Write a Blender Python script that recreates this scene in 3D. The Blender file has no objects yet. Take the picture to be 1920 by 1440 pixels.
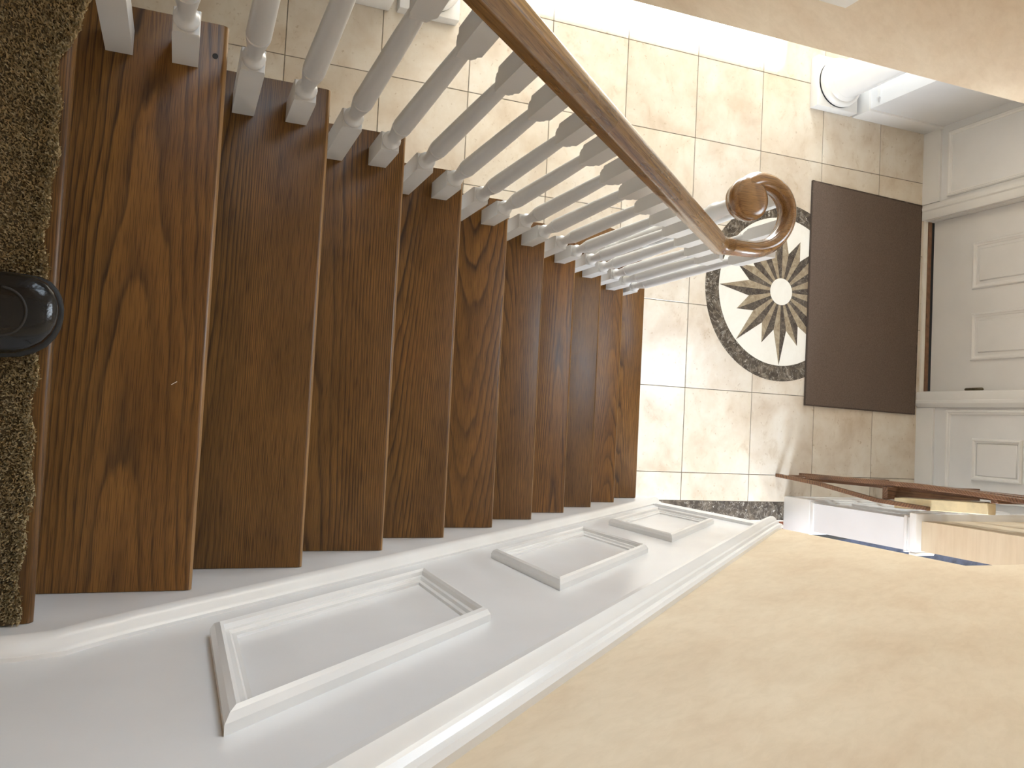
import bpy, bmesh, math, random
from mathutils import Vector, Matrix
random.seed(7)
SC = bpy.context.scene
COL = SC.collection
PI = math.pi

# ------------------------------------------------------------------ camera
RUN, RISE = 0.2388, 0.2279            # stair going and riser
ZF = -2.507                           # lower hall floor (landing is z = 0)
WX = 1.095                            # right ends of the treads
CAM = Vector((0.74639, 0.18943, 1.5071))
AX_U = Vector((-0.0505264, 0.92801822, 0.36909248))
AX_V = Vector((0.9976296, 0.06418416, -0.02481069))
AX_D = Vector((-0.04671466, 0.36696399, -0.92906145))
cd = bpy.data.cameras.new('camera'); cam = bpy.data.objects.new('camera', cd); COL.objects.link(cam)
cd.sensor_width = 36.0; cd.lens = 1583.53 / 1920 * 36; cd.clip_start = 0.02; cd.clip_end = 100
R = Matrix((AX_U, -AX_V, -AX_D)).transposed()
cam.matrix_world = Matrix.Translation(CAM) @ R.to_4x4()
SC.camera = cam

# ------------------------------------------------------------------ world, lights, exposure
w = bpy.data.worlds.new('world'); SC.world = w; w.use_nodes = True
w.node_tree.nodes['Background'].inputs[0].default_value = (0.75, 0.87, 1.0, 1)
w.node_tree.nodes['Background'].inputs[1].default_value = 1.2
vs = SC.view_settings
vs.view_transform = 'Standard'; vs.look = 'None'; vs.gamma = 1.0; vs.use_curve_mapping = False
vs.exposure = 0.0

def area(name, loc, target, sx, sy, power, color):
    l = bpy.data.lights.new(name, 'AREA'); l.shape = 'RECTANGLE'; l.size = sx; l.size_y = sy
    l.energy = power; l.color = color
    o = bpy.data.objects.new(name, l); COL.objects.link(o); o.location = loc
    d = Vector(target) - Vector(loc)
    o.rotation_euler = d.to_track_quat('-Z', 'Y').to_euler()
    return o
# daylight at the windows: left room, right room, tall foyer window over the door
area('window_light_left', (-4.55, 2.75, -1.45), (0, 2.7, -1.45), 1.1, 1.5, 165, (0.84, 0.93, 1.0))
area('window_light_right', (4.60, 2.6, -1.35), (0, 3.0, -1.6), 1.0, 1.5, 250, (0.74, 0.86, 1.0))
area('window_light_parlour', (4.55, 5.35, -1.35), (0.3, 1.9, -1.6), 0.9, 1.4, 320, (0.74, 0.86, 1.0))
area('window_light_foyer', (0.10, 4.80, 0.9), (0.6, 1.5, 0.2), 0.7, 1.5, 38, (0.80, 0.90, 1.0))
area('fill_light_upstairs', (-0.50, 0.85, 0.78), (1.1, 0.45, 0.25), 1.0, 0.85, 17, (0.76, 0.88, 1.0))  # added fill in an unseen upstairs opening, brightens the near stair wall
# late sun through the left room's window, falling on the tiles just outside the columns
sun = bpy.data.lights.new('sun', 'SUN'); sun.energy = 75.0; sun.angle = math.radians(1.5); sun.color = (0.86, 0.93, 1.0)
so = bpy.data.objects.new('sun', sun); COL.objects.link(so)
so.rotation_euler = Vector((1.0, -0.10, -0.60)).to_track_quat('-Z', 'Y').to_euler()

# ------------------------------------------------------------------ materials
def newmat(name):
    m = bpy.data.materials.new(name); m.use_nodes = True
    nt = m.node_tree; b = nt.nodes['Principled BSDF']
    return m, nt, b
def N(nt, t, **kw):
    n = nt.nodes.new(t)
    for k, v in kw.items(): setattr(n, k, v)
    return n
def L(nt, a, b): nt.links.new(a, b)
def math_n(nt, op, a, b=None, c=None):
    n = N(nt, 'ShaderNodeMath', operation=op)
    for i, x in enumerate((a, b, c)):
        if x is None: continue
        if isinstance(x, (int, float)): n.inputs[i].default_value = x
        else: L(nt, x, n.inputs[i])
    return n.outputs[0]
def ramp(nt, fac, stops):
    r = N(nt, 'ShaderNodeValToRGB'); L(nt, fac, r.inputs[0])
    el = r.color_ramp.elements
    while len(el) > 1: el.remove(el[-1])
    el[0].position, el[0].color = stops[0][0], (*stops[0][1], 1)
    for p, c in stops[1:]:
        e = el.new(p); e.color = (*c, 1)
    return r.outputs[0]
def noise(nt, vec, scale, detail=4, rough=0.55, dist=0.0):
    n = N(nt, 'ShaderNodeTexNoise'); n.inputs['Scale'].default_value = scale
    n.inputs['Detail'].default_value = detail; n.inputs['Roughness'].default_value = rough
    n.inputs['Distortion'].default_value = dist
    if vec is not None: L(nt, vec, n.inputs['Vector'])
    return n
def mapping(nt, vec, scale=(1, 1, 1), loc=(0, 0, 0), rot=(0, 0, 0)):
    m = N(nt, 'ShaderNodeMapping'); m.inputs['Scale'].default_value = scale
    m.inputs['Location'].default_value = loc; m.inputs['Rotation'].default_value = rot
    L(nt, vec, m.inputs['Vector']); return m.outputs[0]
def rand_vec(nt, mult=37.0):
    """object coordinates shifted by a per-object random amount"""
    tc = N(nt, 'ShaderNodeTexCoord'); oi = N(nt, 'ShaderNodeObjectInfo')
    c = N(nt, 'ShaderNodeCombineXYZ')
    L(nt, math_n(nt, 'MULTIPLY', oi.outputs['Random'], mult), c.inputs[0])
    L(nt, math_n(nt, 'MULTIPLY', oi.outputs['Random'], mult * 2.3), c.inputs[1])
    L(nt, math_n(nt, 'MULTIPLY', oi.outputs['Random'], mult * 0.7), c.inputs[2])
    v = N(nt, 'ShaderNodeVectorMath', operation='ADD')
    L(nt, tc.outputs['Object'], v.inputs[0]); L(nt, c.outputs[0], v.inputs[1])
    return tc.outputs['Object'], v.outputs[0], oi.outputs['Random']
def mix(nt, fac, a, b, mode='MIX'):
    n = N(nt, 'ShaderNodeMix', data_type='RGBA', blend_type=mode)
    for sock, x in ((n.inputs[0], fac), (n.inputs[6], a), (n.inputs[7], b)):
        if isinstance(x, (int, float)): sock.default_value = x
        elif isinstance(x, tuple): sock.default_value = (*x, 1)
        else: L(nt, x, sock)
    return n.outputs[2]
def bump(nt, b, h, strength=0.2, dist=0.002):
    n = N(nt, 'ShaderNodeBump'); n.inputs['Strength'].default_value = strength
    n.inputs['Distance'].default_value = dist
    L(nt, h, n.inputs['Height']); L(nt, n.outputs[0], b.inputs['Normal'])

def oak(name, light, mid, dark, rough=0.33, A=620.0, Bc=7.0, swap=False, coat=0.08, tilt=0.0, wob=1.0, wear=False):
    """stained oak: nested cathedral arches along local x, fine pores; every board its own figure"""
    m, nt, b = newmat(name)
    raw, v, rnd = rand_vec(nt)
    if tilt: raw = mapping(nt, raw, rot=(tilt, 0, 0)); v = mapping(nt, v, rot=(tilt, 0, 0))
    sep = N(nt, 'ShaderNodeSeparateXYZ'); L(nt, raw, sep.inputs[0])
    X, Y = (sep.outputs[0], sep.outputs[1]) if not swap else (sep.outputs[1], sep.outputs[0])
    Z = sep.outputs[2]
    r2 = math_n(nt, 'FRACT', math_n(nt, 'MULTIPLY', rnd, 91.7))
    r3 = math_n(nt, 'FRACT', math_n(nt, 'MULTIPLY', rnd, 417.3))
    r4 = math_n(nt, 'FRACT', math_n(nt, 'MULTIPLY', rnd, 1733.9)); r5 = math_n(nt, 'FRACT', math_n(nt, 'MULTIPLY', rnd, 7919.1))
    y0 = math_n(nt, 'MULTIPLY_ADD', r2, 0.24, -0.12)
    yy = math_n(nt, 'SUBTRACT', Y, y0)
    sc = (0.8, 4, 4) if not swap else (4, 0.8, 4)
    nz = noise(nt, mapping(nt, v, sc), 2.0, 3, 0.5)
    nz2 = noise(nt, mapping(nt, v, (3, 26, 26) if not swap else (26, 3, 26)), 1.6, 3, 0.55)
    par = math_n(nt, 'MULTIPLY', math_n(nt, 'MULTIPLY', yy, yy), math_n(nt, 'MULTIPLY_ADD', r4, A * 1.3, A * 0.35))
    sgn = math_n(nt, 'SUBTRACT', math_n(nt, 'MULTIPLY', math_n(nt, 'GREATER_THAN', r3, 0.5), 2.0), 1.0)
    lin = math_n(nt, 'MULTIPLY', math_n(nt, 'MULTIPLY', X, sgn), math_n(nt, 'MULTIPLY_ADD', r5, Bc * 0.9, Bc * 0.25))
    f = math_n(nt, 'ADD', par, lin)
    f = math_n(nt, 'ADD', f, math_n(nt, 'MULTIPLY', nz.outputs[0], 3.2 * wob))
    f = math_n(nt, 'ADD', f, math_n(nt, 'MULTIPLY', nz2.outputs[0], 0.55 * wob))
    f = math_n(nt, 'ADD', f, math_n(nt, 'MULTIPLY', Z, 60.0))
    band = math_n(nt, 'FRACT', f)
    base = ramp(nt, band, [(0.0, dark), (0.06, dark), (0.24, mid), (0.6, light), (0.9, light), (1.0, dark)])
    pat = noise(nt, mapping(nt, v, (1.5, 9, 9) if not swap else (9, 1.5, 9)), 1.3, 3, 0.6)
    base = mix(nt, ramp(nt, pat.outputs[0], [(0.35, (0.75, 0.75, 0.75)), (0.65, (0.1, 0.1, 0.1))]), base, mid)
    pore = noise(nt, mapping(nt, v, (14, 520, 520) if not swap else (520, 14, 520)), 1.0, 2, 0.6)
    pr = ramp(nt, pore.outputs[0], [(0.36, (0.42, 0.36, 0.32)), (0.52, (1, 1, 1))])
    blot = noise(nt, mapping(nt, v, (2.5, 6, 6) if not swap else (6, 2.5, 6)), 1.4, 3, 0.6)
    br = ramp(nt, blot.outputs[0], [(0.3, (0.66, 0.62, 0.6)), (0.55, (1, 1, 1)), (0.75, (1.12, 1.05, 0.95))])
    c = mix(nt, 0.8, base, pr, 'MULTIPLY'); c = mix(nt, 0.85, c, br, 'MULTIPLY')
    tint = ramp(nt, r2, [(0.0, (0.84, 0.86, 0.86)), (0.5, (1.0, 1.0, 1.0)), (1.0, (1.06, 1.02, 0.92))])
    c = mix(nt, 1.0, c, tint, 'MULTIPLY')
    if wear:
        wf = math_n(nt, 'MULTIPLY', math_n(nt, 'GREATER_THAN', math_n(nt, 'ADD', Y, math_n(nt, 'MULTIPLY', nz2.outputs[0], 0.006)), 0.1325), math_n(nt, 'MULTIPLY_ADD', blot.outputs[0], 0.9, 0.1))
        c = mix(nt, wf, c, (0.44, 0.25, 0.10))
    L(nt, c, b.inputs['Base Color'])
    L(nt, math_n(nt, 'MULTIPLY_ADD', blot.outputs[0], 0.25, rough - 0.1), b.inputs['Roughness'])
    b.inputs['Coat Weight'].default_value = coat; b.inputs['Coat Roughness'].default_value = 0.22
    b.inputs['Specular IOR Level'].default_value = 0.32
    bump(nt, b, pore.outputs[0], 0.18, 0.0006)
    return m
M = {}
M['oak'] = oak('oak_tread', (0.235, 0.110, 0.024), (0.165, 0.074, 0.0162), (0.056, 0.0245, 0.007), wear=True)
M['oak_rail'] = oak('oak_handrail', (0.34, 0.19, 0.066), (0.275, 0.142, 0.047), (0.15, 0.07, 0.024), rough=0.26, A=900, Bc=0.8, swap=True, coat=0.6, tilt=math.radians(43.5), wob=0.12)
M['oak_volute'] = oak('oak_volute', (0.33, 0.168, 0.050), (0.285, 0.138, 0.040), (0.20, 0.090, 0.026), rough=0.18, A=120, Bc=9.0, swap=True, coat=1.0, wob=0.4)
M['red_wood'] = oak('red_floor_wood', (0.34, 0.13, 0.07), (0.25, 0.085, 0.045), (0.12, 0.04, 0.02))
M['dark_wood'] = oak('dark_easel_wood', (0.26, 0.14, 0.075), (0.17, 0.085, 0.045), (0.06, 0.03, 0.018), swap=True)

def paint(name, col, rough=0.35, mott=0.05, bumps=0.05):
    m, nt, b = newmat(name)
    tc = N(nt, 'ShaderNodeTexCoord')
    g = N(nt, 'ShaderNodeNewGeometry')
    n = noise(nt, g.outputs['Position'], 3.5, 3, 0.6)
    lo = tuple(c * (1 - mott) for c in col)
    L(nt, ramp(nt, n.outputs[0], [(0.3, lo), (0.65, col)]), b.inputs['Base Color'])
    b.inputs['Roughness'].default_value = rough
    n2 = noise(nt, g.outputs['Position'], 160, 2, 0.6)
    bump(nt, b, n2.outputs[0], bumps, 0.0008)
    return m
M['white'] = paint('white_gloss_paint', (0.80, 0.79, 0.78), 0.26)
M['trim'] = paint('white_trim_paint', (0.82, 0.80, 0.77), 0.24)
M['baluster'] = paint('white_baluster_paint', (0.68, 0.67, 0.655), 0.28)
M['door'] = paint('white_door_paint', (0.80, 0.78, 0.76), 0.35)
M['ceiling'] = paint('ceiling_paint', (0.78, 0.76, 0.70), 0.8)

def tan_wall(name, a, b_, c_):
    m, nt, b = newmat(name)
    g = N(nt, 'ShaderNodeNewGeometry')
    p = mapping(nt, g.outputs['Position'], (1, 1, 1), rot=(0.6, 0, 0))
    n1 = noise(nt, mapping(nt, p, (1, 1.6, 4.0)), 2.4, 5, 0.6, 0.4)
    n2 = noise(nt, mapping(nt, p, (1, 7, 24)), 2.2, 4, 0.7, 0.5)
    c = ramp(nt, n1.outputs[0], [(0.30, a), (0.5, b_), (0.72, c_)])
    d = ramp(nt, n2.outputs[0], [(0.35, (0.90, 0.88, 0.84)), (0.6, (1, 1, 1))])
    L(nt, mix(nt, 0.6, c, d, 'MULTIPLY'), b.inputs['Base Color'])
    b.inputs['Roughness'].default_value = 0.55
    bump(nt, b, n2.outputs[0], 0.06, 0.001)
    return m
M['tan'] = tan_wall('tan_faux_finish', (0.63, 0.49, 0.33), (0.675, 0.545, 0.38), (0.71, 0.59, 0.425))

def travertine():
    m, nt, b = newmat('travertine_tile')
    raw, v, rnd = rand_vec(nt)
    n1 = noise(nt, v, 4.0, 4, 0.55, 0.3)
    n2 = noise(nt, mapping(nt, v, (1, 1.4, 1)), 9, 5, 0.65, 0.5)
    n3 = noise(nt, v, 45, 3, 0.6)
    c = ramp(nt, n1.outputs[0], [(0.28, (0.57, 0.475, 0.375)), (0.42, (0.67, 0.59, 0.495)), (0.58, (0.73, 0.67, 0.585)), (0.78, (0.77, 0.725, 0.66))])
    d = ramp(nt, n2.outputs[0], [(0.26, (0.80, 0.73, 0.65)), (0.40, (0.96, 0.94, 0.91)), (0.6, (1, 1, 1))])
    e = ramp(nt, n3.outputs[0], [(0.27, (0.74, 0.67, 0.6)), (0.36, (1, 1, 1))])
    t = ramp(nt, rnd, [(0, (0.92, 0.89, 0.85)), (0.5, (1, 1, 1)), (1, (1.0, 0.97, 0.92))])
    c = mix(nt, 0.9, c, d, 'MULTIPLY'); c = mix(nt, 0.8, c, e, 'MULTIPLY'); c = mix(nt, 1.0, c, t, 'MULTIPLY')
    L(nt, c, b.inputs['Base Color'])
    L(nt, math_n(nt, 'MULTIPLY_ADD', n2.outputs[0], 0.2, 0.10), b.inputs['Roughness'])
    return m
M['tile'] = travertine()
def marble(name, stops, vein, vein_amt, scale=9):
    m, nt, b = newmat(name)
    raw, v, rnd = rand_vec(nt)
    n1 = noise(nt, v, scale, 6, 0.68, 1.2)
    n2 = noise(nt, v, scale * 0.6, 4, 0.6, 2.5)
    c = ramp(nt, n1.outputs[0], stops)
    k = math_n(nt, 'ABSOLUTE', math_n(nt, 'SUBTRACT', n2.outputs[0], 0.5))
    vv = ramp(nt, k, [(0.0, (1, 1, 1)), (0.018, (0, 0, 0))])
    sp = noise(nt, v, scale * 3.2, 2, 0.5, 0.6)
    s2 = ramp(nt, sp.outputs[0], [(0.67, (0, 0, 0)), (0.70, (1, 1, 1))])
    f = math_n(nt, 'MULTIPLY', math_n(nt, 'MAXIMUM', math_n(nt, 'MULTIPLY', vv, 0.6), s2), vein_amt)
    L(nt, mix(nt, f, c, vein), b.inputs['Base Color'])
    b.inputs['Roughness'].default_value = 0.12
    return m
M['emperador'] = marble('dark_emperador_marble', [(0.32, (0.035, 0.028, 0.022)), (0.5, (0.085, 0.068, 0.052)), (0.68, (0.20, 0.165, 0.125))], (0.75, 0.70, 0.62), 0.55, 14)
M['star_light'] = marble('light_emperador_marble', [(0.32, (0.20, 0.15, 0.10)), (0.5, (0.31, 0.245, 0.165)), (0.7, (0.42, 0.35, 0.25))], (0.6, 0.53, 0.43), 0.3, 16)
M['star_dark'] = marble('dark_star_marble', [(0.32, (0.040, 0.031, 0.026)), (0.5, (0.078, 0.062, 0.050)), (0.7, (0.15, 0.122, 0.095))], (0.5, 0.45, 0.38), 0.3, 16)
M['cream_marble'] = marble('cream_marble', [(0.3, (0.80, 0.76, 0.68)), (0.6, (0.85, 0.82, 0.75)), (0.8, (0.88, 0.86, 0.80))], (0.76, 0.72, 0.66), 0.15, 4)
def plain(name, col, rough=0.6, metal=0.0, nscale=0, nmul=0.6, bumps=0.0, spec=0.5, coat=0.0):
    m, nt, b = newmat(name)
    b.inputs['Roughness'].default_value = rough; b.inputs['Metallic'].default_value = metal
    b.inputs['Specular IOR Level'].default_value = spec; b.inputs['Coat Weight'].default_value = coat
    if nscale:
        tc = N(nt, 'ShaderNodeTexCoord'); n = noise(nt, tc.outputs['Object'], nscale, 4, 0.7)
        L(nt, ramp(nt, n.outputs[0], [(0.32, tuple(c * nmul for c in col)), (0.62, col)]), b.inputs['Base Color'])
        if bumps: bump(nt, b, n.outputs[0], bumps, 0.002)
    else: b.inputs['Base Color'].default_value = (*col, 1)
    return m
M['grout'] = plain('grout', (0.26, 0.22, 0.17), 0.9, nscale=30)
M['mat'] = plain('brown_mat_pile', (0.15, 0.110, 0.086), 0.95, nscale=170, nmul=0.72, bumps=0.5, spec=0.15)
M['mat_edge'] = plain('brown_mat_binding', (0.075, 0.05, 0.036), 0.9, nscale=200)
M['carpet'] = plain('beige_carpet_pile', (0.62, 0.50, 0.30), 0.95, nscale=26, nmul=0.70, spec=0.1)
M['carpet_base'] = plain('carpet_backing', (0.15, 0.115, 0.07), 0.98, nscale=60)
M['shoe'] = plain('black_patent_leather', (0.009, 0.009, 0.010), 0.2, nscale=26, nmul=0.4, bumps=0.7, spec=0.35, coat=0.25)
M['sole'] = plain('black_rubber', (0.02, 0.02, 0.02), 0.6, nscale=90)
M['shoe_trim'] = plain('dark_olive_leather', (0.10, 0.085, 0.045), 0.3, nscale=60)
M['navy'] = plain('navy_rug', (0.055, 0.064, 0.10), 0.9, nscale=9, nmul=0.3)
M['brass'] = plain('aged_brass', (0.20, 0.17, 0.11), 0.4, metal=0.9, nscale=40)
M['gold_edge'] = plain('cream_gilt_edge', (0.78, 0.64, 0.38), 0.5, nscale=12, nmul=0.8)
M['canvas_face'] = plain('picture_canvas', (0.42, 0.36, 0.26), 0.7, nscale=5, nmul=0.5)
M['rubber'] = plain('threshold_seal', (0.02, 0.02, 0.02), 0.7)
M['sill_wood'] = plain('threshold_wood', (0.22, 0.11, 0.055), 0.5, nscale=25)
M['plate'] = plain('white_plastic', (0.80, 0.76, 0.68), 0.4)
M['iron'] = plain('black_iron', (0.03, 0.028, 0.025), 0.4, metal=0.6)
mb, ntb, bb = newmat('lamp_bulb'); bb.inputs['Emission Color'].default_value = (1, 0.72, 0.42, 1); bb.inputs['Emission Strength'].default_value = 60
M['bulb'] = mb

# ------------------------------------------------------------------ mesh helpers
def link(name, verts, faces, mat, parent=None, smooth=False, loc=None):
    me = bpy.data.meshes.new(name)
    if loc is not None:
        verts = [(x - loc[0], y - loc[1], z - loc[2]) for x, y, z in verts]
    me.from_pydata([tuple(v) for v in verts], [], faces); me.validate(); me.update()
    bm = bmesh.new(); bm.from_mesh(me); bmesh.ops.recalc_face_normals(bm, faces=bm.faces); bm.to_mesh(me); bm.free()
    me.materials.append(M[mat])
    if smooth: me.shade_smooth()
    o = bpy.data.objects.new(name, me); COL.objects.link(o)
    if loc is not None: o.location = loc
    if parent is not None:
        o.parent = parent
        if loc is not None: o.location = Vector(loc) - parent.location
        else: o.location = -parent.location
    return o
def autosmooth(o, deg=35):
    me = o.data; bm = bmesh.new(); bm.from_mesh(me)
    for f in bm.faces: f.smooth = True
    for e in bm.edges:
        if len(e.link_faces) == 2 and e.calc_face_angle(0) > math.radians(deg): e.smooth = False
    bm.to_mesh(me); bm.free(); return o
def empty(name, loc, label=None, cat=None, group=None, kind=None):
    o = bpy.data.objects.new(name, None); COL.objects.link(o); o.location = loc; o.empty_display_size = 0.1
    return tag(o, label, cat, group, kind)
def tag(o, label=None, cat=None, group=None, kind=None):
    if label: o['label'] = label
    if cat: o['category'] = cat
    if group: o['group'] = group
    if kind: o['kind'] = kind
    return o
class MB:
    def __init__(s): s.v = []; s.f = []
    def add(s, v, f):
        n = len(s.v); s.v += [tuple(p) for p in v]; s.f += [tuple(i + n for i in q) for q in f]; return s
    def box(s, x0, x1, y0, y1, z0, z1):
        return s.add([(x0, y0, z0), (x1, y0, z0), (x1, y1, z0), (x0, y1, z0), (x0, y0, z1), (x1, y0, z1), (x1, y1, z1), (x0, y1, z1)],
                     [(0, 3, 2, 1), (4, 5, 6, 7), (0, 1, 5, 4), (1, 2, 6, 5), (2, 3, 7, 6), (3, 0, 4, 7)])
    def lathe(s, cx, cy, prof, n=24):
        v = []; f = []
        for r, z in prof:
            for k in range(n):
                a = 2 * PI * k / n; v.append((cx + r * math.cos(a), cy + r * math.sin(a), z))
        for i in range(len(prof) - 1):
            for k in range(n):
                f.append((i * n + k, i * n + (k + 1) % n, (i + 1) * n + (k + 1) % n, (i + 1) * n + k))
        f.append(tuple(range(n))[::-1]); f.append(tuple((len(prof) - 1) * n + k for k in range(n)))
        return s.add(v, f)
    def prism(s, pts, z0, z1):
        n = len(pts); v = [(x, y, z0) for x, y in pts] + [(x, y, z1) for x, y in pts]
        f = [tuple(range(n))[::-1], tuple(range(n, 2 * n))] + [(k, (k + 1) % n, n + (k + 1) % n, n + k) for k in range(n)]
        return s.add(v, f)
    def loft(s, rings, cap=True):
        n = len(rings[0]); v = [p for r in rings for p in r]; f = []
        for i in range(len(rings) - 1):
            for k in range(n): f.append((i * n + k, i * n + (k + 1) % n, (i + 1) * n + (k + 1) % n, (i + 1) * n + k))
        if cap: f.append(tuple(range(n))[::-1]); f.append(tuple((len(rings) - 1) * n + k for k in range(n)))
        return s.add(v, f)
    def build(s, name, mat, parent=None, smooth=False, loc=None): return link(name, s.v, s.f, mat, parent, smooth, loc)
def bevel(o, wid, seg=2, ang=30, smooth=True):
    me = o.data; bm = bmesh.new(); bm.from_mesh(me)
    es = [e for e in bm.edges if len(e.link_faces) == 2 and e.calc_face_angle(0) > math.radians(ang)]
    bmesh.ops.bevel(bm, geom=es, offset=wid, segments=seg, profile=0.5, affect='EDGES', clamp_overlap=True)
    bm.to_mesh(me); bm.free()
    if smooth: autosmooth(o, 40)
    return o
def mould(name, path, prof, closed, plane, mat, parent):
    """sweep prof [(across, out)] along 2-D path with mitred corners; plane maps (a, b, out) to 3-D"""
    n = len(path); rings = []
    for i in range(n):
        p = Vector(path[i])
        d0 = (p - Vector(path[i - 1])).normalized() if (closed or i > 0) else None
        d1 = (Vector(path[(i + 1) % n]) - p).normalized() if (closed or i < n - 1) else None
        if d0 is None: d0 = d1
        if d1 is None: d1 = d0
        n0 = Vector((-d0.y, d0.x)); n1 = Vector((-d1.y, d1.x)); m = (n0 + n1).normalized()
        m = m / max(0.2, m.dot(n0))
        rings.append([plane(p.x + m.x * a, p.y + m.y * a, o_) for a, o_ in prof])
    mb_ = MB()
    if closed: rings.append(rings[0])
    mb_.loft(rings, cap=not closed)
    o = link(name, mb_.v, mb_.f, mat, parent)
    bm = bmesh.new(); bm.from_mesh(o.data); bmesh.ops.remove_doubles(bm, verts=bm.verts, dist=1e-5)
    bmesh.ops.recalc_face_normals(bm, faces=bm.faces); bm.to_mesh(o.data); bm.free()
    return autosmooth(o, 32)

# ------------------------------------------------------------------ the setting
floor = tag(MB().box(-4.6, 1.128, -0.8, 4.56, ZF - 0.12, ZF - 0.0025).build('floor', 'grout'), kind='structure')
TX, TY, X0, Y0 = 0.4711, 0.4516, -1.8584, 2.3594
tile_cache = {}
def tile(x0, x1, y0, y1):
    g = 0.0021; sx, sy = x1 - x0 - 2 * g, y1 - y0 - 2 * g
    key = (round(sx, 4), round(sy, 4))
    if key not in tile_cache:
        b_ = MB().box(-sx / 2, sx / 2, -sy / 2, sy / 2, -0.010, 0).build('tile', 'tile', floor)
        bevel(b_, 0.0012, 1, smooth=False); o = b_; tile_cache[key] = o.data
    else:
        o = bpy.data.objects.new('tile', tile_cache[key]); COL.objects.link(o); o.parent = floor
    o.location = ((x0 + x1) / 2, (y0 + y1) / 2, ZF + random.uniform(-0.0003, 0))
for a in range(-4, 7):
    for c in range(-7, 5):
        x0, x1 = X0 + TX * a, X0 + TX * (a + 1); y0, y1 = Y0 + TY * c, Y0 + TY * (c + 1)
        x1 = min(x1, 1.124); y1 = min(y1, 4.548)
        if x1 - x0 > 0.03 and y1 - y0 > 0.03: tile(x0, x1, y0, y1)
b_ = MB().box(1.1245, 1.2285, 2.46, 3.60, ZF - 0.01, ZF).build('border_strip', 'emperador', floor, loc=(1.17, 3.0, ZF))
b_['label'] = 'dark marble strip across the side opening'
MB().box(1.2285, 1.236, 2.46, 3.60, ZF - 0.01, ZF + 0.001).build('threshold_bead', 'cream_marble', floor)
sub = MB().box(1.128, 4.7, -0.8, 6.0, ZF - 0.12, ZF - 0.004).build('floor.001', 'grout'); tag(sub, kind='structure')
for k in range(12):
    xx = 1.237 + k * 0.085
    MB().box(xx, xx + 0.084, -0.5, 5.9, ZF - 0.004, ZF).build('plank', 'red_wood', sub, loc=(xx + 0.04, 2.7, ZF))
MB().box(1.237 + 12 * 0.085, 4.65, -0.5, 5.9, ZF - 0.004, ZF).build('floorboards', 'red_wood', sub, loc=(3, 2.7, ZF))

def wall(name, boxes, mat):
    m_ = MB()
    for b in boxes: m_.box(*b)
    return tag(m_.build(name, mat), kind='structure')
CEIL_UP = 2.45; CEIL_LO = -0.302
WALLX = 1.115; JY = 3.54; FY = 4.545; LX = -1.255
# right side wall: along the stairs, over the side opening, and beyond it
wall_right = wall('wall_right', [(WALLX, WALLX + 0.17, -3.0, 2.49, ZF - 0.02, CEIL_UP), (WALLX, WALLX + 0.17, 2.49, JY, -0.42, CEIL_UP),
                                 (WALLX, WALLX + 0.142, JY, FY + 0.15, ZF - 0.02, CEIL_UP)], 'tan')
# upstairs wall on the open side, its lower edge is the ceiling of the hall
wall_left = wall('wall_left', [(-0.45, -0.313, -3.0, 0.3, -0.30, CEIL_UP), (-0.45, -0.313, 0.3, 1.4, -0.30, 0.34), (-0.45, -0.313, 0.3, 1.4, 1.24, CEIL_UP), (-0.45, -0.313, 1.4, FY + 0.15, -0.30, CEIL_UP)], 'tan')
wall_hall_left = wall('wall_hall_left', [(-1.54, LX, FY - 0.595, FY + 0.15, ZF - 0.02, CEIL_LO), (-1.54, LX, -0.8, 1.007, ZF - 0.02, CEIL_LO),
                                         (-1.54, LX, 1.0, FY - 0.55, -0.62, CEIL_LO)], 'tan')
DX0, DX1, DZ1 = -0.674, 0.418, -0.42
wall_front = wall('wall_front', [(-4.6, DX0, FY, FY + 0.16, ZF - 0.02, 0.15), (DX1, 4.7, FY + 0.0, FY + 0.16, ZF - 0.02, 0.15) if False else (DX1, WALLX + 0.05, FY, FY + 0.16, ZF - 0.02, 0.15),
                                 (DX0, DX1, FY, FY + 0.16, DZ1, 0.15), (-0.45, -0.28, FY, FY + 0.16, 0.15, CEIL_UP), (0.5, 1.285, FY, FY + 0.16, 0.15, CEIL_UP),
                                 (-0.28, 0.5, FY, FY + 0.16, 1.65, CEIL_UP)], 'tan')
wall_back = wall('wall_back', [(-4.6, 4.7, -3.1, -3.0, -0.3, CEIL_UP), (-4.6, 4.7, -0.95, -0.8, ZF - 0.02, -0.3)], 'tan')
wall_far_left = wall('wall_far_left', [(-4.75, -4.6, -0.9, 1.7, ZF, -0.3), (-4.75, -4.6, 3.7, 4.7, ZF, -0.3), (-4.75, -4.6, 1.7, 3.7, -0.55, -0.3), (-4.75, -4.6, 1.7, 3.7, ZF, -2.0), (-4.75, -4.6, -3.0, FY + 0.15, -0.3, CEIL_UP), (-4.6, -0.45, FY, FY + 0.16, 0.15, CEIL_UP)], 'white')
wall_far_right = wall('wall_far_right', [(4.65, 4.8, -0.9, 1.6, ZF, -0.3), (4.65, 4.8, 3.0, 6.0, ZF, -0.3), (4.65, 4.8, 1.6, 3.0, -0.55, -0.3), (4.65, 4.8, 1.6, 3.0, ZF, -2.2)], 'white')
wall_parlour = wall('wall_parlour_front', [(1.13, 4.8, 5.95, 6.1, ZF, -0.3), (1.13, 1.257, FY + 0.15, 5.95, ZF, -0.3)], 'tan')
ceiling = wall('ceiling', [(-4.7, 1.285, -3.0, FY + 0.16, CEIL_UP, CEIL_UP + 0.1), (-4.7, -0.40, -0.95, FY + 0.16, -0.299, -0.2), (1.29, 4.8, -0.95, 6.1, -0.30, -0.2)], 'ceiling')

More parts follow.
